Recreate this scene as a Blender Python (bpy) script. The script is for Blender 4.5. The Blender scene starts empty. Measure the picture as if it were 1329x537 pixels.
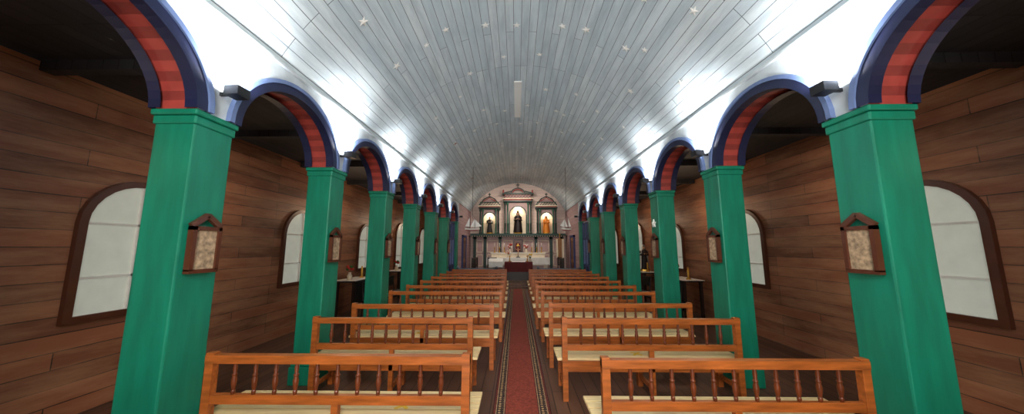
import bpy, bmesh, math, random
from mathutils import Vector, Matrix
random.seed(7)
scene = bpy.context.scene
try:
    scene.view_settings.view_transform = 'Standard'
    scene.view_settings.look = 'None'
except Exception: pass

CX = 0.09            # nave centre line
HW = 2.58            # nave half width (to arcade face)
TH = 0.33            # arcade thickness
R  = 2.96; ZC = 2.24 # vault arc
ZS = 3.65            # springing
YV0, YEND = -2.0, 16.8
AMAX = math.asin(2.6/R)
COLY = [-1.14, 0.64, 2.42, 4.2, 5.98, 7.76, 9.54, 11.32, 13.1]

# ---------------------------------------------------------------- materials
def lin(c):
    out=[]
    for v in c:
        v=v/255.0
        out.append(v/12.92 if v<=0.04045 else ((v+0.055)/1.055)**2.4)
    return (out[0],out[1],out[2],1)

def base(name, rough=0.5, metal=0.0):
    m=bpy.data.materials.new(name); m.use_nodes=True
    nt=m.node_tree; b=nt.nodes['Principled BSDF']
    b.inputs['Roughness'].default_value=rough
    b.inputs['Metallic'].default_value=metal
    return m,nt,b

def mat(name,c,rough=0.5,metal=0.0,var=0.18,scale=6.0,stretch=(1,1,1),bump=0.0,emis=None,es=0):
    m,nt,b=base(name,rough,metal)
    N=nt.nodes; L=nt.links
    tc=N.new('ShaderNodeTexCoord'); mp=N.new('ShaderNodeMapping'); mp.inputs['Scale'].default_value=stretch
    no=N.new('ShaderNodeTexNoise'); no.inputs['Scale'].default_value=scale; no.inputs['Detail'].default_value=5
    L.new(tc.outputs['Object'],mp.inputs['Vector']); L.new(mp.outputs['Vector'],no.inputs['Vector'])
    cr=N.new('ShaderNodeValToRGB')
    l=lin(c)
    cr.color_ramp.elements[0].position=0.3; cr.color_ramp.elements[1].position=0.7
    cr.color_ramp.elements[0].color=tuple([x*(1-var) for x in l[:3]]+[1])
    cr.color_ramp.elements[1].color=tuple([min(1,x*(1+var*0.6)) for x in l[:3]]+[1])
    L.new(no.outputs['Fac'],cr.inputs['Fac']); L.new(cr.outputs['Color'],b.inputs['Base Color'])
    if bump>0:
        bp=N.new('ShaderNodeBump'); bp.inputs['Strength'].default_value=bump; bp.inputs['Distance'].default_value=0.01
        L.new(no.outputs['Fac'],bp.inputs['Height']); L.new(bp.outputs['Normal'],b.inputs['Normal'])
    if emis:
        b.inputs['Emission Color'].default_value=lin(emis); b.inputs['Emission Strength'].default_value=es
    return m

def plank_mat(name,c1,c2,mortar,w,h,axes='uv',msize=0.004,rough=0.6,stain=None,stain_amt=0.4,nscale=1.2,bump=0.4):
    m,nt,b=base(name,rough); N=nt.nodes; L=nt.links
    tc=N.new('ShaderNodeTexCoord')
    if axes=='uv': vec=tc.outputs['UV']
    else:
        s=N.new('ShaderNodeSeparateXYZ'); c=N.new('ShaderNodeCombineXYZ')
        L.new(tc.outputs['Object'],s.inputs[0])
        L.new(s.outputs[axes[0].upper()],c.inputs[0]); L.new(s.outputs[axes[1].upper()],c.inputs[1]); vec=c.outputs[0]
    br=N.new('ShaderNodeTexBrick'); br.offset=0.37; br.offset_frequency=3
    br.inputs['Scale'].default_value=1; br.inputs['Brick Width'].default_value=w; br.inputs['Row Height'].default_value=h
    br.inputs['Mortar Size'].default_value=msize; br.inputs['Mortar Smooth'].default_value=0.2
    br.inputs['Color1'].default_value=lin(c1); br.inputs['Color2'].default_value=lin(c2); br.inputs['Mortar'].default_value=lin(mortar)
    L.new(vec,br.inputs['Vector'])
    mp=N.new('ShaderNodeMapping'); mp.inputs['Scale'].default_value=(0.6,3.5,1); L.new(vec,mp.inputs['Vector'])
    no=N.new('ShaderNodeTexNoise'); no.inputs['Scale'].default_value=nscale; no.inputs['Detail'].default_value=9; no.inputs['Roughness'].default_value=0.7
    L.new(mp.outputs[0],no.inputs['Vector'])
    cr=N.new('ShaderNodeValToRGB'); cr.color_ramp.elements[0].position=0.42; cr.color_ramp.elements[1].position=0.72
    cr.color_ramp.elements[0].color=(0,0,0,1); cr.color_ramp.elements[1].color=(stain_amt,)*3+(1,)
    L.new(no.outputs['Fac'],cr.inputs[0])
    mx=N.new('ShaderNodeMixRGB'); L.new(cr.outputs[0],mx.inputs['Fac']); L.new(br.outputs['Color'],mx.inputs['Color1'])
    mx.inputs['Color2'].default_value=lin(stain if stain else mortar)
    L.new(mx.outputs[0],b.inputs['Base Color'])
    inv=N.new('ShaderNodeMath'); inv.operation='SUBTRACT'; inv.inputs[0].default_value=1; L.new(br.outputs['Fac'],inv.inputs[1])
    bp=N.new('ShaderNodeBump'); bp.inputs['Strength'].default_value=bump; bp.inputs['Distance'].default_value=0.006
    L.new(inv.outputs[0],bp.inputs['Height']); L.new(bp.outputs['Normal'],b.inputs['Normal'])
    return m

M={}
M['vault']=plank_mat('painted_vault_boards',(226,236,240),(206,220,227),(88,98,106),2.6,0.125,'uv',0.004,0.55,(156,172,182),0.7,1.6)
M['floor']=plank_mat('floor_boards',(112,76,56),(86,57,42),(24,15,11),2.4,0.14,'yx',0.005,0.5,(50,36,30),0.5)
M['aislewall_l']=plank_mat('wood_wall_boards',(156,94,62),(104,62,40),(34,20,14),1.9,0.17,'yz',0.005,0.5,(206,152,112),0.6)
M['frontwall']=plank_mat('front_wall_boards',(190,180,170),(176,166,156),(90,80,76),1.9,0.17,'xz',0.005,0.5,(150,140,130),0.6)
M['aisleceil']=plank_mat('dark_ceiling_boards',(44,43,46),(34,33,36),(12,12,14),2.2,0.15,'yx',0.006,0.7)
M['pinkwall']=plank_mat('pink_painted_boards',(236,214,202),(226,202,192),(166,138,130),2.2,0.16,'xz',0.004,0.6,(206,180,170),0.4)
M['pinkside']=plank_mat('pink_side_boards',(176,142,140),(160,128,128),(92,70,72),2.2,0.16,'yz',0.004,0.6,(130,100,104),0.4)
M['white_wall']=mat('white_plaster',(196,204,208),0.6,var=0.15)
M['green']=mat('green_paint',(0,120,92),0.5,var=0.22,scale=3,stretch=(4,4,0.6),bump=0.15)
M['greenD']=mat('dark_green_paint',(22,54,44),0.45)
M['greenM']=mat('mid_green_paint',(52,98,76),0.45)
M['navy']=mat('navy_paint',(24,30,62),0.45)
M['paleblue']=mat('pale_blue_paint',(104,124,168),0.5)
M['blue']=mat('blue_paint',(36,50,108),0.45)
M['sof1']=mat('soffit_red_board',(160,62,54),0.5,scale=9)
M['sof2']=mat('soffit_red_board_dark',(132,50,44),0.5,scale=9)
M['seat']=mat('pale_pine_slat',(254,218,160),0.35,var=0.16,scale=5,stretch=(0.8,9,9),bump=0.1)
M['wood']=mat('varnished_orange_wood',(172,92,38),0.34,var=0.42,scale=4,stretch=(1,8,8),bump=0.1)
M['woodD']=mat('turned_dark_wood',(108,50,22),0.3,var=0.3,scale=8)
M['dark']=mat('dark_wood',(44,28,22),0.4,var=0.3)
M['black']=mat('black_metal',(18,18,20),0.4)
M['tape']=mat('yellow_tape',(240,190,30),0.5,var=0.05)
M['white']=mat('white_cloth',(236,232,224),0.8,var=0.06)
M['cream']=mat('cream_panel',(234,218,192),0.6,var=0.1)
M['mauve']=mat('mauve_panel',(180,150,146),0.6,var=0.12)
M['redcloth']=mat('dark_red_cloth',(100,24,24),0.8)
M['red']=mat('red_paint',(170,52,40),0.5)
M['gold']=mat('gold',(206,156,64),0.3,metal=0.7)
M['skin']=mat('painted_skin',(214,160,124),0.5,var=0.05)
M['robeB']=mat('black_robe',(34,20,20),0.6)
M['robeG']=mat('grey_brown_robe',(40,38,40),0.7)
M['robeO']=mat('orange_robe',(232,138,40),0.6)
M['hair']=mat('dark_hair',(40,24,16),0.6)
M['rail']=mat('grey_blue_rail',(104,116,130),0.5)
M['star']=mat('star_white',(255,254,250),0.5,var=0.01)
M['starO']=mat('star_rust',(170,96,60),0.6)
M['glasspane']=mat('frosted_pane',(180,182,170),0.4,var=0.1,emis=(214,216,200),es=0.3)
M['pic']=mat('picture_print',(176,150,120),0.5,var=0.6,scale=30)
M['leaf']=mat('leaf_green',(50,100,40),0.6)
M['flower']=mat('red_flower',(200,60,50),0.6)
M['flowerW']=mat('white_flower',(240,230,215),0.6)
M['frame']=mat('brown_frame',(84,42,24),0.35)
M['doorw']=mat('golden_brown_door',(150,102,56),0.4,stretch=(6,6,1))

# carpet
def carpet_mat(cx,half):
    m,nt,b=base('patterned_red_carpet',0.95); N=nt.nodes; L=nt.links
    tc=N.new('ShaderNodeTexCoord'); s=N.new('ShaderNodeSeparateXYZ'); L.new(tc.outputs['Object'],s.inputs[0])
    a=N.new('ShaderNodeMath'); a.operation='SUBTRACT'; L.new(s.outputs['X'],a.inputs[0]); a.inputs[1].default_value=cx
    ab=N.new('ShaderNodeMath'); ab.operation='ABSOLUTE'; L.new(a.outputs[0],ab.inputs[0])
    dv=N.new('ShaderNodeMath'); dv.operation='DIVIDE'; L.new(ab.outputs[0],dv.inputs[0]); dv.inputs[1].default_value=half
    cr=N.new('ShaderNodeValToRGB'); r=cr.color_ramp; r.interpolation='CONSTANT'
    stops=[(0,(150,60,40)),(0.56,(64,24,18)),(0.59,(200,164,122)),(0.62,(60,40,32)),(0.86,(200,164,122)),(0.89,(112,42,30)),(0.965,(64,26,20))]
    r.elements[0].position=0; r.elements[0].color=lin(stops[0][1]); r.elements[1].position=stops[1][0]; r.elements[1].color=lin(stops[1][1])
    for p,c in stops[2:]:
        e=r.elements.new(p); e.color=lin(c)
    L.new(dv.outputs[0],cr.inputs[0])
    cr2=N.new('ShaderNodeValToRGB'); r2=cr2.color_ramp; r2.interpolation='CONSTANT'
    r2.elements[0].color=(0,0,0,1); r2.elements[1].position=0.65; r2.elements[1].color=(1,1,1,1); e=r2.elements.new(0.84); e.color=(0,0,0,1)
    L.new(dv.outputs[0],cr2.inputs[0])
    vo=N.new('ShaderNodeTexVoronoi'); vo.inputs['Scale'].default_value=22; vo.inputs['Randomness'].default_value=0.1
    L.new(tc.outputs['Object'],vo.inputs['Vector'])
    lt=N.new('ShaderNodeMath'); lt.operation='LESS_THAN'; lt.inputs[1].default_value=0.38; L.new(vo.outputs['Distance'],lt.inputs[0])
    mu=N.new('ShaderNodeMath'); mu.operation='MULTIPLY'; L.new(lt.outputs[0],mu.inputs[0]); L.new(cr2.outputs[0],mu.inputs[1])
    mx=N.new('ShaderNodeMixRGB'); L.new(mu.outputs[0],mx.inputs['Fac']); L.new(cr.outputs[0],mx.inputs['Color1']); mx.inputs['Color2'].default_value=lin((200,162,112))
    no=N.new('ShaderNodeTexNoise'); no.inputs['Scale'].default_value=45; no.inputs['Detail'].default_value=6; L.new(tc.outputs['Object'],no.inputs['Vector'])
    mm=N.new('ShaderNodeMixRGB'); mm.blend_type='MULTIPLY'; mm.inputs['Fac'].default_value=0.8
    cr3=N.new('ShaderNodeValToRGB'); cr3.color_ramp.elements[0].position=0.35; cr3.color_ramp.elements[0].color=(0.45,0.45,0.45,1); cr3.color_ramp.elements[1].position=0.62
    L.new(no.outputs['Fac'],cr3.inputs[0]); L.new(mx.outputs[0],mm.inputs['Color1']); L.new(cr3.outputs[0],mm.inputs['Color2'])
    L.new(mm.outputs[0],b.inputs['Base Color'])
    return m

# ---------------------------------------------------------------- mesh helpers
class B:
    def __init__(s,name,mats):
        s.bm=bmesh.new(); s.name=name; s.mats=mats
    def mi(s,k):
        if k not in s.mats: s.mats.append(k)
        return s.mats.index(k)
    def face(s,pts,k,smooth=False):
        vs=[s.bm.verts.new(p) for p in pts]
        f=s.bm.faces.new(vs); f.material_index=s.mi(k); f.smooth=smooth; return f
    def box(s,x0,x1,y0,y1,z0,z1,k):
        v=[s.bm.verts.new(p) for p in [(x0,y0,z0),(x1,y0,z0),(x1,y1,z0),(x0,y1,z0),(x0,y0,z1),(x1,y0,z1),(x1,y1,z1),(x0,y1,z1)]]
        for q in [(0,3,2,1),(4,5,6,7),(0,1,5,4),(1,2,6,5),(2,3,7,6),(3,0,4,7)]:
            f=s.bm.faces.new([v[i] for i in q]); f.material_index=s.mi(k)
    def obox(s,p,q,w,t,k,up=(0,0,1)):
        p=Vector(p);q=Vector(q);d=(q-p).normalized();u=Vector(up)
        if abs(d.dot(u))>0.98:u=Vector((0,1,0))
        a=d.cross(u).normalized();b=a.cross(d).normalized()
        v=[]
        for c in (p,q):
            for sa,sb in ((-1,-1),(1,-1),(1,1),(-1,1)):
                v.append(s.bm.verts.new(c+a*sa*t/2+b*sb*w/2))
        for qd in [(0,3,2,1),(4,5,6,7),(0,1,5,4),(1,2,6,5),(2,3,7,6),(3,0,4,7)]:
            f=s.bm.faces.new([v[i] for i in qd]); f.material_index=s.mi(k)
    def rings(s,rings,k,seg=12,cap=True,smooth=True,c=(0,0)):
        prev=None
        for i,r in enumerate(rings):
            z,rx,ry,ox,oy=r[:5]; kk=r[5] if len(r)>5 else k
            vs=[s.bm.verts.new((c[0]+ox+rx*math.cos(2*math.pi*j/seg),c[1]+oy+ry*math.sin(2*math.pi*j/seg),z)) for j in range(seg)]
            if prev:
                for j in range(seg):
                    f=s.bm.faces.new([prev[j],prev[(j+1)%seg],vs[(j+1)%seg],vs[j]]); f.material_index=s.mi(kk); f.smooth=smooth
            elif cap:
                f=s.bm.faces.new(vs[::-1]); f.material_index=s.mi(kk)
            prev=vs
        if cap:
            f=s.bm.faces.new(prev); f.material_index=s.mi(kk)
    def lathe(s,prof,x,y,k,seg=12,z0=0):
        s.rings([(z0+z,r,r,0,0) for z,r in prof],k,seg,c=(x,y))
    def tube(s,pts,rad,k,seg=8):
        pts=[Vector(p) for p in pts]; prev=None
        for i,p in enumerate(pts):
            d=(pts[min(i+1,len(pts)-1)]-pts[max(i-1,0)]).normalized()
            u=Vector((0,0,1)) if abs(d.z)<0.95 else Vector((0,1,0))
            a=d.cross(u).normalized(); b=a.cross(d)
            r=rad[i] if isinstance(rad,(list,tuple)) else rad
            vs=[s.bm.verts.new(p+(a*math.cos(2*math.pi*j/seg)+b*math.sin(2*math.pi*j/seg))*r) for j in range(seg)]
            if prev:
                for j in range(seg):
                    f=s.bm.faces.new([prev[j],prev[(j+1)%seg],vs[(j+1)%seg],vs[j]]); f.material_index=s.mi(k); f.smooth=True
            else:
                f=s.bm.faces.new(vs[::-1]); f.material_index=s.mi(k)
            prev=vs
        f=s.bm.faces.new(prev); f.material_index=s.mi(k)
    def ball(s,c,r,k,sx=1,sy=1,sz=1):
        n=6; rr=[]
        for i in range(n+1):
            a=-math.pi/2+math.pi*i/n
            rr.append((c[2]+r*sz*math.sin(a),max(1e-4,r*sx*math.cos(a)),max(1e-4,r*sy*math.cos(a)),0,0))
        s.rings(rr,k,10,c=(c[0],c[1]))
    def archpanel(s,cx,hw,z0,z1,hh,zs,rise,y0,y1,k,kr=None,n=16):
        curve=[(cx-hh,z0),(cx-hh,zs)]+[(cx-hh*math.cos(math.pi*i/n),zs+rise*math.sin(math.pi*i/n)) for i in range(1,n)]+[(cx+hh,zs),(cx+hh,z0)]
        for y in (y0,y1):
            s.face([(cx-hw,y,z0),(cx-hh,y,z0),(cx-hh,y,z1),(cx-hw,y,z1)],k)
            s.face([(cx+hh,y,z0),(cx+hw,y,z0),(cx+hw,y,z1),(cx+hh,y,z1)],k)
            for a,b in zip(curve[1:-2],curve[2:-1]):
                s.face([(a[0],y,a[1]),(b[0],y,b[1]),(b[0],y,z1),(a[0],y,z1)],k)
        for a,b in zip(curve[:-1],curve[1:]):
            s.face([(a[0],y0,a[1]),(b[0],y0,b[1]),(b[0],y1,b[1]),(a[0],y1,a[1])],kr or k)
        s.face([(cx-hw,y0,z0),(cx-hw,y0,z1),(cx-hw,y1,z1),(cx-hw,y1,z0)],k)
        s.face([(cx+hw,y0,z0),(cx+hw,y0,z1),(cx+hw,y1,z1),(cx+hw,y1,z0)],k)
        s.face([(cx-hw,y0,z1),(cx+hw,y0,z1),(cx+hw,y1,z1),(cx-hw,y1,z1)],k)
    def done(s,loc=(0,0,0),rot=0,bevel=0,doubles=True,scale=None):
        if doubles: bmesh.ops.remove_doubles(s.bm,verts=s.bm.verts,dist=1e-5)
        bmesh.ops.recalc_face_normals(s.bm,faces=s.bm.faces)
        me=bpy.data.meshes.new(s.name); s.bm.to_mesh(me); s.bm.free()
        for k in s.mats: me.materials.append(M[k])
        o=bpy.data.objects.new(s.name,me); scene.collection.objects.link(o)
        o.location=loc; o.rotation_euler[2]=rot
        if scale: o.scale=scale
        if bevel:
            b=o.modifiers.new('Bevel','BEVEL'); b.width=bevel; b.segments=2; b.limit_method='ANGLE'
        return o

def dup(o,loc,rot=0):
    d=o.copy(); scene.collection.objects.link(d); d.location=loc; d.rotation_euler[2]=rot; return d

# ---------------------------------------------------------------- shell
bm=bmesh.new(); uvl=bm.loops.layers.uv.new('UVMap')
NA,NY=48,14
grid=[]
for i in range(NA+1):
    a=-AMAX+2*AMAX*i/NA
    grid.append([ (bm.verts.new((CX+R*math.sin(a),YV0+(YEND-YV0)*j/NY,ZC+R*math.cos(a))),(YV0+(YEND-YV0)*j/NY+10,R*a+10)) for j in range(NY+1)])
for i in range(NA):
    for j in range(NY):
        q=[grid[i][j],grid[i][j+1],grid[i+1][j+1],grid[i+1][j]]
        f=bm.faces.new([v for v,_ in q]); f.smooth=True
        for l,(v,uv) in zip(f.loops,q): l[uvl].uv=uv
me=bpy.data.meshes.new('ceiling'); bm.to_mesh(me); bm.free(); me.materials.append(M['vault'])
vault=bpy.data.objects.new('ceiling',me); scene.collection.objects.link(vault)

b=B('floor',['floor'])
b.box(CX-4.7,CX+4.7,YV0,YEND,-0.1,0,'floor')
b.done()
b=B('sanctuary_step',['floor'])
b.box(CX-HW+.01,CX+HW-.01,13.3,16.44,0,0.17,'floor'); b.box(CX-1.4,CX+1.4,13.02,13.3,0,0.085,'floor')
b.done(bevel=0.008)

ZCAP=2.77
tn=1
def arcade(side):
    global tn
    s=-1 if side=='left' else 1
    xi=CX+s*HW; xo=CX+s*(HW+TH)
    b=B('wall_arcade_'+side,['white_wall'])
    zsp=ZCAP; n=28; hole=(COLY[1]-COLY[0])/2-TH/2
    rise=0.63
    def bay(yc):
        pts=[(yc-hole*math.cos(math.pi*i/n),zsp+rise*math.sin(math.pi*i/n)) for i in range(n+1)]
        for idx,(p,q) in enumerate(zip(pts[:-1],pts[1:])):
            for x in (xi,xo):
                b.face([(x,p[0],p[1]),(x,q[0],q[1]),(x,q[0],ZS),(x,p[0],ZS)],'white_wall')
            b.face([(xi,p[0],p[1]),(xi,q[0],q[1]),(xo,q[0],q[1]),(xo,p[0],p[1])],'sof1' if idx%2 else 'sof2')
        def off(p,d):
            vx=(p[0]-yc)/hole**2; vz=(p[1]-zsp)/rise**2
            l=math.hypot(vx,vz) or 1
            return (p[0]+vx/l*d,p[1]+vz/l*d)
        for (d0,d1,t,k) in ((-0.03,0.055,0.028,'navy'),(0.055,0.095,0.045,'paleblue')):
            for p,q in zip(pts[:-1],pts[1:]):
                a0,a1,c0,c1=off(p,d0),off(p,d1),off(q,d0),off(q,d1)
                for xx,sg in ((xi,-s),(xo,s)):
                    x2=xx+sg*t
                    b.face([(x2,a0[0],a0[1]),(x2,c0[0],c0[1]),(x2,c1[0],c1[1]),(x2,a1[0],a1[1])],k)
                    b.face([(x2,a1[0],a1[1]),(x2,c1[0],c1[1]),(xx,c1[0],c1[1]),(xx,a1[0],a1[1])],k)
                    xw=xx-sg*(.07 if k=='navy' else 0)
                    b.face([(x2,a0[0],a0[1]),(x2,c0[0],c0[1]),(xw,c0[0],c0[1]),(xw,a0[0],a0[1])],k)
    for i in range(len(COLY)-1): bay((COLY[i]+COLY[i+1])/2)
    for y in COLY:
        for x in (xi,xo):
            b.face([(x,y-TH/2,zsp),(x,y+TH/2,zsp),(x,y+TH/2,ZS),(x,y-TH/2,ZS)],'white_wall')
        b.face([(xi,y-TH/2,zsp),(xi,y+TH/2,zsp),(xo,y+TH/2,zsp),(xo,y-TH/2,zsp)],'white_wall')
    y1=COLY[0]-TH/2
    b.box(min(xi,xo),max(xi,xo),YV0,y1-.005,0,ZS,'white_wall')
    b.face([(xi,YV0,ZS),(xi,YEND,ZS),(xo,YEND,ZS),(xo,YV0,ZS)],'white_wall')
    b.done()
    b=B('trim_'+str(tn),['paleblue']); tn+=1
    b.box(min(xi,xi-s*0.035),max(xi,xi-s*0.035),YV0,YEND,ZS-0.05,ZS-0.015,'white_wall')
    b.done(bevel=0.006)
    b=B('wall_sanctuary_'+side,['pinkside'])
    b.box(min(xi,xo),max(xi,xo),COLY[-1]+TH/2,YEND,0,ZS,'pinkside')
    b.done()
    b=B('baseboard_'+side,['greenM'])
    xa=xi-s*.003; xb=xi-s*.02
    b.box(min(xa,xb),max(xa,xb),13.35,14.05,.17,.35,'greenM'); b.box(min(xa,xb),max(xa,xb),15.15,16.1,.17,.35,'greenM')
    b.done()
    ax=CX+s*4.6
    b=B('wall_'+side,['aislewall_l'])
    b.box(min(ax,ax+s*0.1),max(ax,ax+s*0.1),YV0,YEND,0,3.45,'aislewall_l')
    b.done()
    b=B('ceiling_aisle_'+side,['aisleceil'])
    b.box(min(ax+s*.1,xo),max(ax+s*.1,xo),YV0,YEND,3.46,3.53,'aisleceil')
    for k in range(10):
        y=-.9+k*1.78
        b.box(min(ax,xo),max(ax,xo),y,y+0.1,3.36,3.46,'aisleceil')
    b.done()
    b=B('wall_aisle_end_'+side,['aislewall_l'])
    b.box(min(ax,xo),max(ax,xo),YEND-0.1,YEND,0,3.45,'cream')
    b.done()
arcade('left'); arcade('right')

b=B('wall_back',['pinkwall'])
pts=[(CX-HW-TH,YEND,0),(CX+HW+TH,YEND,0),(CX+HW+TH,YEND,ZS)]
for i in range(41):
    a=AMAX-2*AMAX*i/40; pts.append((CX+(R+0.03)*math.sin(a),YEND,ZC+(R+0.03)*math.cos(a)))
pts.append((CX-HW-TH,YEND,ZS))
b.face(pts,'pinkwall'); b.face([(p[0],YEND+0.12,p[2]) for p in pts],'pinkwall')
b.done()
b=B('wall_front',['frontwall'])   # unseen entrance wall; open doorway and upper window invented to let light in
b.archpanel(CX,4.7,0,3.5,.95,2.2,.6,YV0-.15,YV0,'frontwall')
b.box(CX-2.95,CX-1,YV0-.15,YV0,3.5,5.3,'frontwall'); b.box(CX+1,CX+2.95,YV0-.15,YV0,3.5,5.3,'frontwall')
b.box(CX-1,CX+1,YV0-.15,YV0,4.75,5.3,'frontwall')
for x in (-1,-.02,.96): b.box(CX+x,CX+x+.04,YV0-.1,YV0-.04,3.5,4.75,'white')
b.box(CX-1,CX+1,YV0-.1,YV0-.04,4.1,4.14,'white')
b.done()

# pillars
b=B('green_pillar',['green'])
h=TH/2-.005
b.box(-h,h,-h,h,0,ZCAP-.1,'green')
b.box(-h-.025,h+.025,-h-.025,h+.025,0,0.22,'green'); b.box(-h-.012,h+.012,-h-.012,h+.012,0.22,0.26,'green')
b.box(-h-.012,h+.012,-h-.012,h+.012,ZCAP-.12,ZCAP-.05,'green')
b.box(-h-.025,h+.025,-h-.025,h+.025,ZCAP-.05,ZCAP,'green')
c0=b.done(bevel=0.012)
first=True
for s in (-1,1):
    for y in COLY:
        loc=(CX+s*(HW+TH/2),y,0)
        if first: c0.location=loc; first=False
        else: dup(c0,loc)

b=B('wall_floodlight',['black'])
b.box(-0.05,0.07,-0.06,0.06,0.0,0.08,'black'); b.box(-0.04,0.06,-0.05,0.05,0.08,0.086,'white')
b.box(-0.13,-0.05,-0.01,0.01,0.01,0.04,'black')
fl=b.done(); first=True
def light(kind,name,loc,e,col=(1,1,1),size=0.05,rot=None,angle=None,size_y=None):
    l=bpy.data.lights.new(name,kind); l.energy=e; l.color=col
    if kind=='AREA':
        l.size=size
        if size_y: l.shape='RECTANGLE'; l.size_y=size_y
    else: l.shadow_soft_size=size
    if angle: l.spot_size=angle; l.spot_blend=1.0
    o=bpy.data.objects.new(name,l); o.location=loc
    if rot: o.rotation_euler=rot
    scene.collection.objects.link(o); return o
EN={1:200,2:240,3:240,4:205,5:140,6:75,7:32}
for s in (-1,1):
    for i,y in enumerate(COLY):
        x=CX+s*(HW-0.13)
        loc=(x,y,2.95); rot=0 if s<0 else math.pi
        if first: fl.location=loc; first=False
        else: dup(fl,loc,rot)
        if i in EN:
            light('SPOT','floodlight_lamp',(x-s*0.04,y,3.06),EN[i],(0.97,0.985,1.0),0.05,(0,math.radians(180+s*50),0),math.radians(138))
light('AREA','added_front_fill',(CX,YV0-.3,1.4),170,(1,.97,.92),1.8,(math.radians(-90),0,math.radians(180)),None,2.6)  # added area light behind the camera, invented daylight for general brightness on the pews
light('AREA','added_high_fill',(CX,YV0-.2,4.12),230,(1,.96,.9),1.9,(math.radians(62),0,0),None,1.2)  # second added fill, set high and tilted down to brighten seats, rails and carpet

# pews ---------------------------------------------------------------
pewcache={}
def make_pew(Lx,tape):
    b=B('church_pew',['wood','seat','woodD'])
    H=0.885
    for x in (0.03,Lx-0.03,Lx*0.5):
        mid=abs(x-Lx*.5)<.01
        if not mid:
            b.box(x-.03,x+.03,-0.025,0.03,0,H+0.015,'wood')
        else:
            b.box(x-.025,x+.025,-0.02,0.025,0,0.55,'wood')
        b.box(x-.03,x+.03,0.36,0.42,0,0.41,'wood')
        b.box(x-.015,x+.015,0.03,0.36,0.33,0.41,'wood')
        b.box(x-.015,x+.015,0.03,0.36,0.10,0.15,'wood')
    b.box(-0.0,Lx,-0.03,0.03,0.825,H,'wood')
    b.box(0.06,Lx-.06,-0.018,0.022,0.535,0.60,'wood')
    b.box(0.06,Lx-.06,-0.02,0.005,0.31,0.425,'wood')
    b.box(0.06,Lx-.06,0.395,0.42,0.33,0.41,'wood')
    for k in range(4):
        y=0.035+k*0.105
        b.box(-0.05,Lx+0.05,y,y+0.09,0.412,0.437,'seat')
    n=max(3,int(round((Lx-.12)/0.155)))
    for i in range(1,n):
        x=0.06+(Lx-.12)*i/n
        b.lathe([(0.60,.013),(0.625,.016),(0.632,.011),(0.66,.017),(0.70,.021),(0.73,.014),(0.735,.019),(0.745,.019),(0.75,.012),(0.79,.016),(0.81,.013),(0.826,.015)],x,0,'woodD',8)
    if tape:
        x=Lx*(0.72 if tape==1 else 0.45)
        b.obox((x-.05,0.14,0.4385),(x+.05,0.24,0.4385),0.002,0.03,'tape'); b.obox((x-.05,0.24,0.4395),(x+.05,0.14,0.4395),0.002,0.03,'tape')
    return b
def pew(x0,x1,y,tape=0):
    key=(round(x1-x0,2),tape)
    if key in pewcache: dup(pewcache[key],(x0,y,0))
    else:
        pewcache[key]=make_pew(x1-x0,tape).done(loc=(x0,y,0),bevel=0.005)
left=[(1.25,-.38,0),(2.46,-.35,1),(3.70,-.50,0),(4.56,-.32,2),(5.85,-.26,0),(6.75,-.27,0),(7.72,-.28,0),(8.7,-.3,0),(9.65,-.31,0),(10.6,-.32,0),(11.5,-.35,0)]
for y,x1,t in left: pew(-2.36,x1,y,t)
right=[(1.2,.6,0),(2.40,.62,0),(3.70,.52,2),(4.66,.47,0),(5.85,.45,0),(6.75,.41,0),(7.72,.44,0),(8.7,.44,0),(9.65,.45,0),(10.6,.45,0),(11.5,.45,0)]
for y,x0,t in right: pew(x0,2.54,y,t)

M['carpet']=carpet_mat(0.055,0.305)
b=B('carpet_runner',['carpet']); b.box(-0.25,0.36,-1.6,12.9,0.001,0.012,'carpet'); b.done()

# ceiling stars
b=B('ceiling_stars',['star','starO'])
def star(y,a,r,k,rot):
    c=Vector((CX+(R-0.012)*math.sin(a),y,ZC+(R-0.012)*math.cos(a)))
    t=Vector((math.cos(a),0,-math.sin(a))); u=Vector((0,1,0)); nrm=Vector((-math.sin(a),0,-math.cos(a)))
    P=[]
    for i in range(10):
        rr=r if i%2==0 else r*0.42; an=rot+math.pi*i/5
        P.append(c+t*math.cos(an)*rr+u*math.sin(an)*rr)
    top=b.bm.verts.new(c+nrm*0.012); vs=[b.bm.verts.new(p) for p in P]
    for i in range(10):
        f=b.bm.faces.new([vs[i],vs[(i+1)%10],top]); f.material_index=b.mi(k)
y=-.62; ring=0
while y<16:
    n=10 if ring%3==2 else 8
    for i in range(n):
        a=math.radians(-50+100*(i+0.5)/n+random.uniform(-3,3)+(5 if ring%2 else 0))
        if random.random()<0.92: star(y+random.uniform(-.18,.18),a,random.uniform(.055,.08),'star' if random.random()<.93 else 'starO',random.uniform(0,6.28))
    y+=1.0; ring+=1
b.done(doubles=False)
b=B('ceiling_patch_board',['white']); b.box(CX-0.13,CX+0.03,6.15,7.95,ZC+R-0.028,ZC+R-0.006,'star'); b.done()

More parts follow.
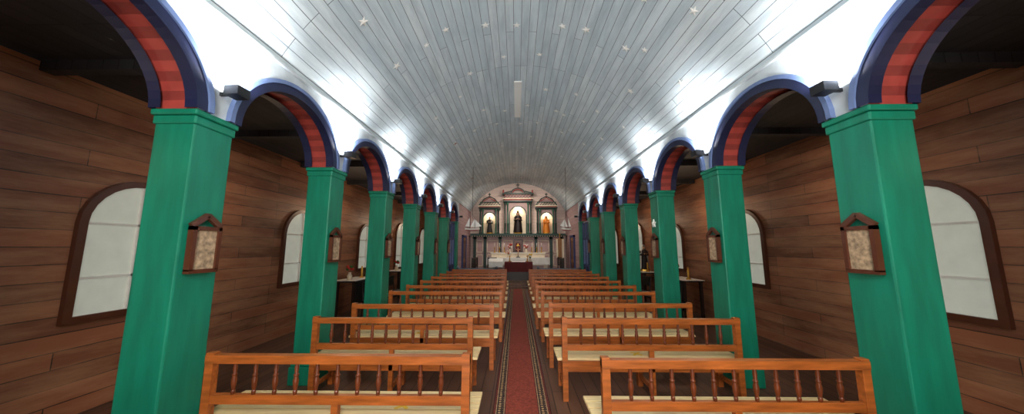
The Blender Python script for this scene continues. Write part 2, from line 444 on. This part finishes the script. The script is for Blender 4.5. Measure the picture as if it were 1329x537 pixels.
# windows
def window(side,yc,hw,z0,zs,idx):
    s=-1 if side=='left' else 1; x=CX+s*4.6
    b=B('window_%d'%idx,['white'])
    n=14
    def outline(h,zb): return [(yc-h,zb),(yc-h,zs)]+[(yc-h*math.cos(math.pi*i/n),zs+h*math.sin(math.pi*i/n)) for i in range(1,n)]+[(yc+h,zs),(yc+h,zb)]
    O=outline(hw+.07,z0-.07); I=outline(hw,z0)
    xf=x-s*0.05; x=x-s*.002
    m=len(O)
    for i in range(m):
        j=(i+1)%m
        b.face([(xf,*O[i]),(xf,*O[j]),(xf,*I[j]),(xf,*I[i])],'frame')
        b.face([(xf,*O[i]),(xf,*O[j]),(x,*O[j]),(x,*O[i])],'frame')
        b.face([(xf,*I[i]),(xf,*I[j]),(x-s*.01,*I[j]),(x-s*.01,*I[i])],'frame')
    b.face([(x-s*.01,*p) for p in I],'glasspane')
    b.box(min(x-s*.01,x-s*.035),max(x-s*.01,x-s*.035),yc-.015,yc+.015,z0,zs+hw,'white')
    for z in (z0+(zs-z0)*.4,zs):
        b.box(min(x-s*.01,x-s*.035),max(x-s*.01,x-s*.035),yc-hw,yc+hw,z-.012,z+.012,'white')
    b.done()
i=1
for side in ('left','right'):
    for yc,hw,z0,zs in ((0.9,.5,.95,2.05),(3.6,.45,1.0,1.95),(6.4,.45,1.0,1.95),(9.2,.42,1.1,1.9),(12.0,.5,.95,2.05),(14.8,.5,.95,2.05)):
        window(side,yc,hw,z0,zs,i); i+=1

def station(side,y):
    s=-1 if side=='left' else 1; x=CX+s*(HW-.002)
    b=B('framed_picture',['frame'])
    x2=x-s*0.045; xa,xb=min(x,x2),max(x,x2)
    w=.115
    b.box(xa,xb,y-w,y-w+.03,1.52,1.86,'frame'); b.box(xa,xb,y+w-.03,y+w,1.52,1.86,'frame')
    b.box(xa,xb,y-w,y+w,1.50,1.53,'frame'); b.box(xa,xb,y-w,y+w,1.83,1.86,'frame')
    xm=x-s*.03
    b.box(min(x,xm),max(x,xm),y-w+.03,y+w-.03,1.53,1.83,'pic')
    for q in (-1,1): b.obox((x-s*.022,y+q*w,1.86),(x-s*.022,y,1.95),.028,.04,'frame',up=(1,0,0))
    b.done()
for side in ('left','right'):
    for y in COLY[1:8]: station(side,y)
b=B('white_star_ornament',['white'])
P=[]
for i in range(10):
    r=.085 if i%2==0 else .04; P.append((CX+HW-.02,5.98+r*math.sin(math.pi*i/5),2.15+r*math.cos(math.pi*i/5)))
c=(CX+HW-.05,5.98,2.15)
for i in range(10): b.face([P[i],P[(i+1)%10],c],'white')
for i in range(10):
    p,q=P[i],P[(i+1)%10]; b.face([p,q,(CX+HW-.002,q[1],q[2]),(CX+HW-.002,p[1],p[2])],'white')
b.done()

for s in (-1,1):
    b=B('blue_wooden_screen',['blue'])
    x=CX+s*(HW+.12); y0,y1=COLY[7]+h+.06,COLY[8]-h-.06
    for k in range(4):
        y=y0+(y1-y0)*k/3; b.box(x-.035,x+.035,y-.03 if k else y,y+.03 if k<3 else y,0,2.72,'blue')
    for z in (0.05,0.95,2.0,2.65): b.box(x-.03,x+.03,y0,y1,z,z+.07,'blue')
    b.box(x-.012,x+.012,y0,y1,0.1,0.96,'navy')
    for k in range(10):
        y=y0+(y1-y0)*(k+.5)/10; b.box(x-.01,x+.01,y-.012,y+.012,1.0,2.0,'paleblue')
    b.done()

# ---------------------------------------------------------------- altarpiece
b=B('altarpiece',['mauve','greenD','cream'])
F=16.42
b.box(CX-2.45,CX+2.45,16.5,16.79,0.17,2.28,'mauve')
b.box(CX-2.5,CX+2.5,16.46,16.79,0.0,0.42,'greenM')
for x in (-2.3,-1.75,-.95,.95,1.75,2.3):
    b.box(CX+x-.07,CX+x+.07,16.45,16.5,0.42,2.28,'greenD'); b.box(CX+x-.1,CX+x+.1,16.45,16.5,2.12,2.28,'greenM'); b.box(CX+x-.1,CX+x+.1,16.45,16.5,0.42,0.6,'greenM')
for xa,xb in ((-1.64,-1.06),(1.06,1.64),(-2.2,-1.86),(1.86,2.2),(-.8,-.3),(.3,.8)):
    for z0,z1 in ((.7,1.3),(1.42,2.05)):
        for q in ((xa,xb,z0,z0+.03),(xa,xb,z1-.03,z1),(xa,xa+.03,z0,z1),(xb-.03,xb,z0,z1)):
            b.box(CX+q[0],CX+q[1],16.48,16.5,q[2],q[3],'cream')
b.box(CX-2.5,CX+2.5,16.18,16.79,2.30,2.40,'greenD'); b.box(CX-2.45,CX+2.45,16.3,16.79,2.24,2.30,'black')
for k in range(40):
    x=CX-2.4+4.8*k/39; b.box(x-.025,x+.025,16.24,16.3,2.245,2.295,'cream')
def niche(xc,hw,z1,hole,zs):
    b.archpanel(xc,hw,2.4,z1,hole,zs,hole,F,F+.07,'mauve','cream')
    b.box(xc-hw,xc-hw+.05,F+.07,16.79,2.4,z1,'cream'); b.box(xc+hw-.05,xc+hw,F+.07,16.79,2.4,z1,'cream')
    b.box(xc-hw+.05,xc+hw-.05,16.74,16.79,2.4,z1,'cream'); b.box(xc-hw,xc+hw,F,16.79,z1,z1+.04,'greenD')
    n=16
    for i in range(n):
        a0,a1=math.pi*i/n,math.pi*(i+1)/n
        r=hole+.035
        b.obox((xc-r*math.cos(a0),F-.015,zs+r*math.sin(a0)),(xc-r*math.cos(a1),F-.015,zs+r*math.sin(a1)),.06,.04,'greenD',up=(0,1,0))
    for q in (-1,1): b.box(xc+q*(hole+.035)-.03,xc+q*(hole+.035)+.03,F-.035,F,2.4,zs,'greenD')
    for q in (-1,1):
        for dx in (0,.14):
            x=xc+q*(hw+.02-dx)
            b.lathe([(0,.06),(.06,.06),(.08,.035),(.12,.045),(.5,.042),(.52,.055),(.55,.055),(.57,.038),(z1-2.4-.14,.034),(z1-2.4-.1,.055),(z1-2.4,.065)],x,F-.09,'greenD' if dx==0 else 'greenM',10,2.4)
niche(CX,.66,4.06,.42,3.42)
for q in (-1,1): niche(CX+q*1.52,.47,3.70,.31,3.2)
def lattice(x0,x1,z0,z1,y,n,k1,k2):
    st=(x1-x0)/n
    for i in range(n):
        xa=x0+i*st
        b.obox((xa,y,z0),(xa+st,y,z1),.025,.025,k1,up=(0,1,0)); b.obox((xa+st,y+.015,z0),(xa,y+.015,z1),.025,.025,k2,up=(0,1,0))
b.box(CX-.78,CX+.78,F-.2,16.79,4.10,4.17,'greenD'); b.box(CX-.72,CX+.72,F-.14,16.79,4.17,4.24,'red'); b.box(CX-.80,CX+.80,F-.22,16.79,4.24,4.29,'cream')
lattice(CX-.72,CX+.72,4.31,4.49,F-.1,9,'greenD','red')
b.box(CX-.84,CX+.84,F-.22,16.79,4.50,4.57,'greenD'); b.box(CX-.7,CX+.7,F-.05,16.79,4.29,4.5,'mauve')
for i in range(12):
    a0,a1=math.pi*i/12,math.pi*(i+1)/12
    for r,k,w in ((.36,'greenD',.06),(.28,'red',.04)):
        b.obox((CX-r*math.cos(a0),F-.08,4.57+r*.75*math.sin(a0)),(CX-r*math.cos(a1),F-.08,4.57+r*.75*math.sin(a1)),w,.05,k,up=(0,1,0))
for q in (-1,1):
    b.obox((CX+q*.82,F-.08,4.58),(CX+q*.36,F-.08,4.68),.05,.05,'greenD',up=(0,1,0))
    b.lathe([(0,.05),(.05,.05),(.07,.02),(.1,.05),(.15,.04),(.2,.008)],CX+q*.78,F-.08,'red',8,4.57)
b.box(CX-.02,CX+.02,F-.1,F-.06,4.85,5.12,'greenD'); b.box(CX-.09,CX+.09,F-.1,F-.06,5.0,5.04,'greenD')
for q in (-1,1):
    xc=CX+q*1.52
    b.box(xc-.58,xc+.58,F-.18,16.79,3.74,3.80,'greenD'); b.box(xc-.54,xc+.54,F-.13,16.79,3.80,3.85,'red'); b.box(xc-.60,xc+.60,F-.2,16.79,3.85,3.90,'cream')
    lattice(xc-.5,xc+.5,3.92,4.06,F-.1,7,'greenD','cream')
    b.box(xc-.5,xc+.5,F-.14,F-.06,4.06,4.10,'greenD')
    for t in (-1,1):
        b.obox((xc+t*.56,F-.1,3.92),(xc+t*.26,F-.1,4.28),.05,.05,'greenD',up=(0,1,0)); b.obox((xc+t*.28,F-.1,4.26),(xc,F-.1,4.38),.05,.05,'greenD',up=(0,1,0))
        b.obox((xc+t*.4,F-.1,4.1),(xc-t*.05,F-.1,4.34),.03,.03,'red',up=(0,1,0))
    b.box(xc-.02,xc+.02,F-.12,F-.08,4.36,4.58,'greenD'); b.box(xc-.07,xc+.07,F-.12,F-.08,4.48,4.52,'greenD')
    b.box(xc-.3,xc+.3,F-.02,F+.02,4.1,4.24,'mauve')
b.box(CX-.24,CX+.24,16.3,16.5,1.45,2.1,'dark'); b.archpanel(CX,.2,1.5,2.05,.13,1.8,.13,16.27,16.3,'frame'); b.box(CX-.13,CX+.13,16.285,16.3,1.5,1.9,'redcloth')
b.box(CX-.02,CX+.02,16.25,16.29,1.6,1.88,'gold'); b.box(CX-.07,CX+.07,16.25,16.29,1.75,1.79,'gold')
b.done(doubles=False)

def statue(name,loc,H,robe,cloak,child=False,crown=False):
    b=B(name,[robe])
    S=H
    rg=[(0.0,.17,.13,0,0),(.03,.175,.135,0,0),(.25,.15,.115,0,0),(.45,.125,.10,0,0),(.58,.105,.085,0,0),(.68,.12,.085,0,0),(.76,.135,.08,0,0),(.805,.11,.07,0,0),(.83,.05,.05,0,0),
        (.845,.034,.036,0,-.005,'skin'),(.865,.036,.038,0,-.012,'skin'),(.88,.046,.052,0,-.014,'skin'),(.905,.056,.062,0,-.012,'skin'),(.94,.06,.066,0,-.008,'skin'),(.97,.054,.06,0,-.002,'hair'),(.99,.034,.04,0,0,'hair'),(1.0,.008,.01,0,0,'hair')]
    b.rings([(r[0]*S,r[1]*S,r[2]*S,r[3]*S,r[4]*S)+tuple(r[5:]) for r in rg],robe,16)
    b.ball((0,.02*S,.935*S),.066*S,'hair' if cloak is None else cloak,1,1,1.1)
    b.ball((0,-.077*S,.915*S),.012*S,'skin',.8,1,1.4)
    for q in (-1,1):
        b.ball((q*.022*S,-.07*S,.932*S),.007*S,'hair')
        b.ball((q*.06*S,-.005*S,.92*S),.012*S,'skin',.5,1,1.4)
    b.ball((0,-.07*S,.889*S),.009*S,'red',1.6,.6,.6)
    for q in (-1,1):
        sh=Vector((q*.125,0,.76))*S; el=Vector((q*.165,-.03,.60))*S; wr=Vector((q*.07,-.15,.62))*S
        b.tube([sh,(sh+el)/2,el,(el+wr)/2,wr],[.045*S,.045*S,.046*S,.05*S,.048*S],robe,10)
        hd=wr+Vector((-q*.02,-.03,.015))*S
        b.ball(hd,.022*S,'skin',.7,1,1.2)
        for f in range(4):
            st=hd+Vector((-q*.002,-.012,.012-.008*f))*S
            b.tube([st,st+Vector((-q*.012,-.018,.012))*S,st+Vector((-q*.02,-.022,.028+.003*(f%2)))*S],[.005*S,.0045*S,.0035*S],'skin',6)
        b.tube([hd+Vector((0,.008,.012))*S,hd+Vector((-q*.004,.0,.035))*S],[.005*S,.004*S],'skin',6)
    if cloak:
        n=14
        prof=[(.02,.22,.17),(.3,.19,.15),(.55,.165,.13),(.72,.155,.115),(.79,.13,.095),(.84,.075,.075),(.93,.078,.082),(.99,.06,.06),(1.015,.01,.012)]
        prev=None
        for z,rx,ry in prof:
            vs=[]
            for j in range(n+1):
                a=math.radians(-38)+math.radians(256)*j/n
                vs.append(b.bm.verts.new((rx*S*math.cos(a),ry*S*math.sin(a),z*S)))
            if prev:
                for j in range(n):
                    f=b.bm.faces.new([prev[j],prev[j+1],vs[j+1],vs[j]]); f.material_index=b.mi(cloak); f.smooth=True
            prev=vs
    if child:
        c=Vector((.12,-.15,.68))*S
        b.rings([(c.z-.06*S,.035*S,.035*S,0,0),(c.z+.03*S,.04*S,.03*S,0,0),(c.z+.07*S,.035*S,.025*S,0,0),(c.z+.085*S,.012*S,.012*S,0,0)],'white',10,c=(c.x,c.y))
        b.ball((c.x,c.y,c.z+.115*S),.032*S,'skin')
        b.tube([c+Vector((-.02,0,.05))*S,c+Vector((-.06,-.02,.03))*S],[.012*S,.009*S],'skin',6)
    if crown:
        b.lathe([(0,.045*S),(.03*S,.05*S),(.06*S,.06*S),(.065*S,.02*S),(.09*S,.006*S)],0,0,'gold',10,1.0*S)
    b.rings([(-.06,.2*S,.17*S,0,0),(-.0,.19*S,.16*S,0,0)],'gold',8,smooth=False)
    o=b.done(loc=loc,doubles=False)
statue('robed_saint_statue',(CX,16.52,2.462),1.12,'robeB','robeB',crown=True)
statue('friar_saint_statue',(CX-1.52,16.54,2.462),.86,'robeG',None,child=True)
statue('orange_robed_saint_statue',(CX+1.52,16.54,2.462),.9,'robeO','robeO')

AY=-.35
b=B('high_altar',['white'])
b.box(CX-1.45,CX+1.45,15.75+AY,16.5+AY,.172,1.12,'cream')
b.box(CX-1.55,CX+1.55,15.68+AY,16.5+AY,1.12,1.18,'white')
n=40
for i in range(n):
    xa=CX-1.55+3.1*i/n; xb=CX-1.55+3.1*(i+1)/n
    da=.012*math.sin(i*1.3); db=.012*math.sin((i+1)*1.3)
    b.face([(xa,15.67+AY,1.18),(xb,15.67+AY,1.18),(xb,15.66+AY+db,.86-(.03 if (i%2) else 0)),(xa,15.66+AY+da,.86-(.03 if not(i%2) else 0))],'white')
b.box(CX-1.35,CX+1.35,16.1+AY,16.5+AY,1.18,1.38,'cream'); b.box(CX-1.4,CX+1.4,16.06+AY,16.5+AY,1.38,1.42,'white')
for k in (-1,0,1): b.box(CX+k*.9-.35,CX+k*.9+.35,15.73+AY,15.75+AY,.3,.8,'mauve')
b.done()
b=B('altar_table',['dark'])
for x in (-.55,.55):
    for y in (13.85,14.35): b.box(.1+x-.04,.1+x+.04,y-.04,y+.04,.172,1.0,'dark')
b.box(-.5,.7,13.86,13.9,.25,.9,'dark')
b.box(-.52,.72,13.78,14.42,1.0,1.04,'redcloth')
n=28
for i in range(n):
    xa=-.52+1.24*i/n; xb=-.52+1.24*(i+1)/n
    b.face([(xa,13.78,1.04),(xb,13.78,1.04),(xb,13.76+.015*math.sin(i+1),.62),(xa,13.76+.015*math.sin(i),.62)],'redcloth')
b.box(-.2,.4,13.77,14.43,1.04,1.05,'white')
b.done()
def lectern(x,y):
    b=B('lectern',['dark'])
    b.box(x-.2,x+.2,y-.15,y+.15,.172,.22,'dark'); b.box(x-.05,x+.05,y-.05,y+.05,.22,1.0,'dark')
    b.obox((x-.28,y,1.1),(x+.28,y,1.1),.42,.03,'dark',up=(0,.9,.35))
    b.box(x-.3,x+.3,y-.24,y-.22,.85,1.08,'white'); b.obox((x-.3,y,1.12),(x+.3,y,1.12),.46,.012,'white',up=(0,.9,.35))
    b.done()
lectern(-.88,13.6)
def candle(x,y,z,hh):
    b=B('candlestick',['gold'])
    b.lathe([(0,.06),(.02,.06),(.04,.02),(.1,.03),(.13,.015),(.22,.02),(.24,.045),(.26,.045)],x,y,'gold',12,z+.001)
    b.lathe([(.26,.014),(.26+hh,.014),(.27+hh,.003)],x,y,'white',8,z); b.done()
for x in (-1.2,-.95,-.7,.7,.95,1.2): candle(CX+x,16.26+AY,1.42,.22)
for x in (-.3,.5): candle(x,14.2,1.05,.15)
def flowers(x,y,z,sc=1,kk='flower'):
    b=B('flower_vase',['cream'])
    b.lathe([(0,.05*sc),(.03,.06*sc),(.1*sc,.07*sc),(.16*sc,.035*sc),(.19*sc,.05*sc)],x,y,'cream',12,z+.001)
    for i in range(16):
        a=random.uniform(0,6.28); r=random.uniform(.02,.16)*sc; hh=random.uniform(.26,.42)*sc
        p=(x+r*math.cos(a),y+r*.7*math.sin(a),z+hh)
        b.tube([(x,y,z+.16*sc),((x+p[0])/2,(y+p[1])/2,z+.24*sc),p],.005,'leaf',5)
        b.ball(p,.034*sc,kk if i%3 else 'flowerW')
    b.done()
flowers(CX-.42,16.27+AY,1.42); flowers(CX+.42,16.27+AY,1.42,1,'flower'); flowers(.62,13.98,1.05,.8,'tape'); flowers(-.4,15.6,1.18,.8)
b=B('altar_crucifix',['dark'])
x=CX; cy=15.55; b.box(x-.1,x+.1,cy-.06,cy+.06,1.181,1.22,'dark'); b.box(x-.02,x+.02,cy-.02,cy+.02,1.22,1.75,'dark'); b.box(x-.14,x+.14,cy-.02,cy+.02,1.56,1.60,'dark')
b.tube([(x,cy-.03,1.3),(x,cy-.03,1.46),(x,cy-.03,1.58)],[.012,.022,.028],'skin',8); b.ball((x,cy-.035,1.63),.025,'skin')
for q in (-1,1): b.tube([(x,cy-.03,1.56),(x+q*.12,cy-.03,1.6)],[.012,.009],'skin',6)
b.done()
for xa,xb in ((CX-2.5,CX-.85),(CX+.75,CX+2.5)):
    b=B('altar_rail',['rail'])
    b.box(xa,xb,12.62,12.7,.78,.85,'rail'); b.box(xa,xb,12.635,12.685,.1,.15,'rail')
    for x in (xa+.04,xb-.04): b.box(x-.04,x+.04,12.62,12.7,0,.92,'rail')
    n=int((xb-xa)/.14)
    for i in range(1,n):
        b.lathe([(.15,.016),(.25,.024),(.35,.014),(.45,.022),(.6,.014),(.78,.018)],xa+(xb-xa)*i/n,12.66,'rail',8)
    b.done()
def chair(x,y,rot,k='dark'):
    b=B('sanctuary_chair',['dark'])
    for a in (-.2,.2):
        b.box(a-.022,a+.022,-.2,-.16,0,.45,k); b.box(a-.022,a+.022,.16,.2,0,1.05,k)
    b.box(-.23,.23,-.22,.22,.43,.48,k); b.box(-.2,.2,-.18,.16,.48,.52,'redcloth')
    for z in (.65,.98): b.box(-.2,.2,.165,.195,z,z+.06,k)
    for a in (-.1,0,.1): b.box(a-.015,a+.015,.17,.19,.7,1.0,k)
    b.done(loc=(x,y,.172),rot=rot,bevel=.005)
chair(-1.75,14.1,math.radians(75)); chair(-1.75,14.8,math.radians(75)); chair(1.9,14.2,math.radians(-75)); chair(1.9,15.0,math.radians(-75)); chair(-1.15,14.6,0)
b=B('processional_banner',['gold'])
x,y=2.2,15.7
b.lathe([(0,.14),(.04,.14),(.07,.03),(.1,.018)],x,y,'gold',12,.172); b.tube([(x,y,.25),(x,y,2.3)],.018,'gold'); b.tube([(x-.24,y,2.1),(x+.24,y,2.1)],.014,'gold'); b.ball((x,y,2.34),.045,'gold')
for i in range(8):
    xa=x-.2+.4*i/8; xb=xa+.05; b.face([(xa,y-.02+.01*(i%2),2.1),(xb,y-.02+.01*((i+1)%2),2.1),(xb,y-.02+.01*((i+1)%2),1.15),(xa,y-.02+.01*(i%2),1.15)],'doorw' if 2<=i<=5 else 'cream')
b.done()
for s,idx in ((-1,1),(1,2)):
    xi=CX+s*(HW-.004); b=B('door_%d'%idx,['doorw'])
    x2=xi-s*.04; xa,xb=min(xi,x2),max(xi,x2)
    b.box(xa,xb,14.2,15.0,.172,2.15,'doorw')
    x3=xi-s*.07; xa,xb=min(xi,x3),max(xi,x3)
    b.box(xa,xb,14.1,14.2,.172,2.25,'blue'); b.box(xa,xb,15.0,15.1,.172,2.25,'blue'); b.box(xa,xb,14.1,15.1,2.15,2.25,'blue')
    for z0,z1 in ((.35,1.0),(1.15,2.0)):
        x4=xi-s*.055; b.box(min(xi,x4),max(xi,x4),14.3,14.9,z0,z1,'frame')
    b.done()

def ship(x,y,zk,name='hanging_model_ship',flip=1,rot=0):
    b=B(name,['dark'])
    L=.27
    secs=[]
    for i in range(11):
        t=-1+2*i/10; w=.075*(1-abs(t)**2.2)+.004; dz=.03*abs(t)**2
        secs.append([(t*L,-w,.09+dz),(t*L,-w*.75,.03+dz*.6),(t*L,0,0+dz*.8+(.03 if abs(t)>.9 else 0)),(t*L,w*.75,.03+dz*.6),(t*L,w,.09+dz)])
    for A,C in zip(secs[:-1],secs[1:]):
        for j in range(4): b.face([A[j],C[j],C[j+1],A[j+1]],'white' if j in(0,3) else 'red',True)
        b.face([A[0],A[4],C[4],C[0]],'doorw')
    for mx,mh in ((-.09,.50),(.09,.44)):
        b.tube([(mx,0,.08),(mx,0,mh)],[.008,.005],'dark',6)
    b.tube([(L*.9,0,.12),(L*1.35,0,.17)],.006,'dark',6); b.tube([(-.09,0,.12),(-L*.95,0,.15)],.005,'dark',6)
    def sail(p,q,r,bulge):
        p,q,r=map(Vector,(p,q,r)); n=5; rows=[]
        for i in range(n+1):
            row=[]
            for j in range(n+1-i):
                u,v=i/n,j/n; w=1-u-v; c=p*w+q*u+r*v; c=c+Vector((0,-bulge*27*u*v*w*1.0-0.001,0)); row.append(b.bm.verts.new(c))
            rows.append(row)
        for i in range(n):
            for j in range(n-i):
                f=b.bm.faces.new([rows[i][j],rows[i+1][j],rows[i][j+1]]); f.material_index=b.mi('star'); f.smooth=True
                if j<n-i-1:
                    f=b.bm.faces.new([rows[i+1][j],rows[i+1][j+1],rows[i][j+1]]); f.material_index=b.mi('star'); f.smooth=True
    sail((-.10,0,.15),(-.10,0,.49),(-L*.97,0,.16),.03)
    sail((.08,0,.14),(.08,0,.43),(-.075,0,.15),.03)
    sail((.10,0,.13),(.095,0,.42),(L*1.3,0,.17),.03)
    topz=ZC+math.sqrt(R*R-(x-CX)**2)-zk
    b.tube([(0,0,.45),(0,0,topz)],.007,'black',5); b.tube([(-.09,0,.5),(0,0,.62)],.003,'black',5); b.tube([(.09,0,.44),(0,0,.62)],.003,'black',5)
    b.done(loc=(x,y,zk),rot=(0 if flip>0 else math.pi)+rot,doubles=False)
ship(-1.6,11.2,2.28); ship(1.82,11.2,2.28,flip=-1,rot=.7)

def side_table(x,y,rot,kcloth):
    b=B('side_altar_table',['dark'])
    for a in (-.45,.45):
        for c in (-.2,.2): b.box(a-.03,a+.03,c-.03,c+.03,0,.85,'dark')
    b.box(-.5,.5,-.25,.25,.85,.89,'dark'); b.box(-.48,.48,-.27,-.24,.35,.87,kcloth); b.box(-.52,.52,-.27,.27,.89,.9,'white')
    b.lathe([(0,.06),(.02,.06),(.05,.02),(.2,.03),(.3,.015)],.3,0,'gold',10,.9)
    b.lathe([(0,.05),(.1,.06),(.15,.03),(.18,.04)],-.3,0,'cream',10,.9)
    for i in range(8):
        a=i*.8; b.ball((-.3+.06*math.cos(a),.06*math.sin(a),.9+.26+.03*(i%3)),.035,'leaf' if i%2 else 'flower')
    b.done(loc=(x,y,0),rot=rot)
side_table(CX-4.2,8.0,math.radians(90),'black'); side_table(CX+4.2,8.2,math.radians(-90),'black'); side_table(CX-4.2,11.0,math.radians(90),'redcloth'); side_table(CX+4.2,10.6,math.radians(-90),'redcloth')
statue('aisle_saint_statue',(CX+4.22,10.6,.963),.8,'robeB','white')
def stack(x,y,rot):
    b=B('black_chair',['black'])
    for a in (-.2,.2):
        b.tube([(a,-.2,0),(a,-.17,.45)],.014,'black',6); b.tube([(a,.22,0),(a,.17,.45),(a,.22,.88)],.014,'black',6)
    b.box(-.22,.22,-.2,.2,.44,.48,'black'); b.box(-.2,.2,.185,.215,.62,.88,'black')
    b.done(loc=(x,y,0),rot=rot)
for x,y,r in ((-3.3,7.4,1.2),(-3.3,8.1,1.4),(-3.4,9.0,1.6),(3.4,7.2,-1.3),(3.5,8.0,-1.2),(3.5,9.0,-1.5)): stack(x,y,r)

for s in (-1,1):
    for y in (1.5,4.5,7.4,10.4,13.4):
        light('POINT','aisle_lamp',(CX+s*4.0,y,2.6),14 if y>5 else 3,(1.0,0.72,0.48),0.1)
for xx,e in ((0,7),(-1.52,5),(1.52,5)):
    light('POINT','niche_lamp',(CX+xx,16.52,3.72 if xx==0 else 3.42),e*1.5,(1,.9,.72),0.04)
light('AREA','added_altar_fill',(CX,14.3,4.6),70,(1,.88,.76),0.6,(math.radians(20),0,0))  # added fill without a fixture, warms and brightens the altarpiece

w=bpy.data.worlds.new('World'); scene.world=w; w.use_nodes=True
bg=w.node_tree.nodes['Background']; bg.inputs[0].default_value=lin((225,232,240)); bg.inputs[1].default_value=1.0

cam=bpy.data.cameras.new('Camera'); cam.sensor_width=36; cam.lens=36*400/1329; cam.clip_start=0.02
co=bpy.data.objects.new('Camera',cam); co.location=(0,0,1.7); co.rotation_euler=(math.radians(97.4),0,math.radians(0.79))
scene.collection.objects.link(co); scene.camera=co
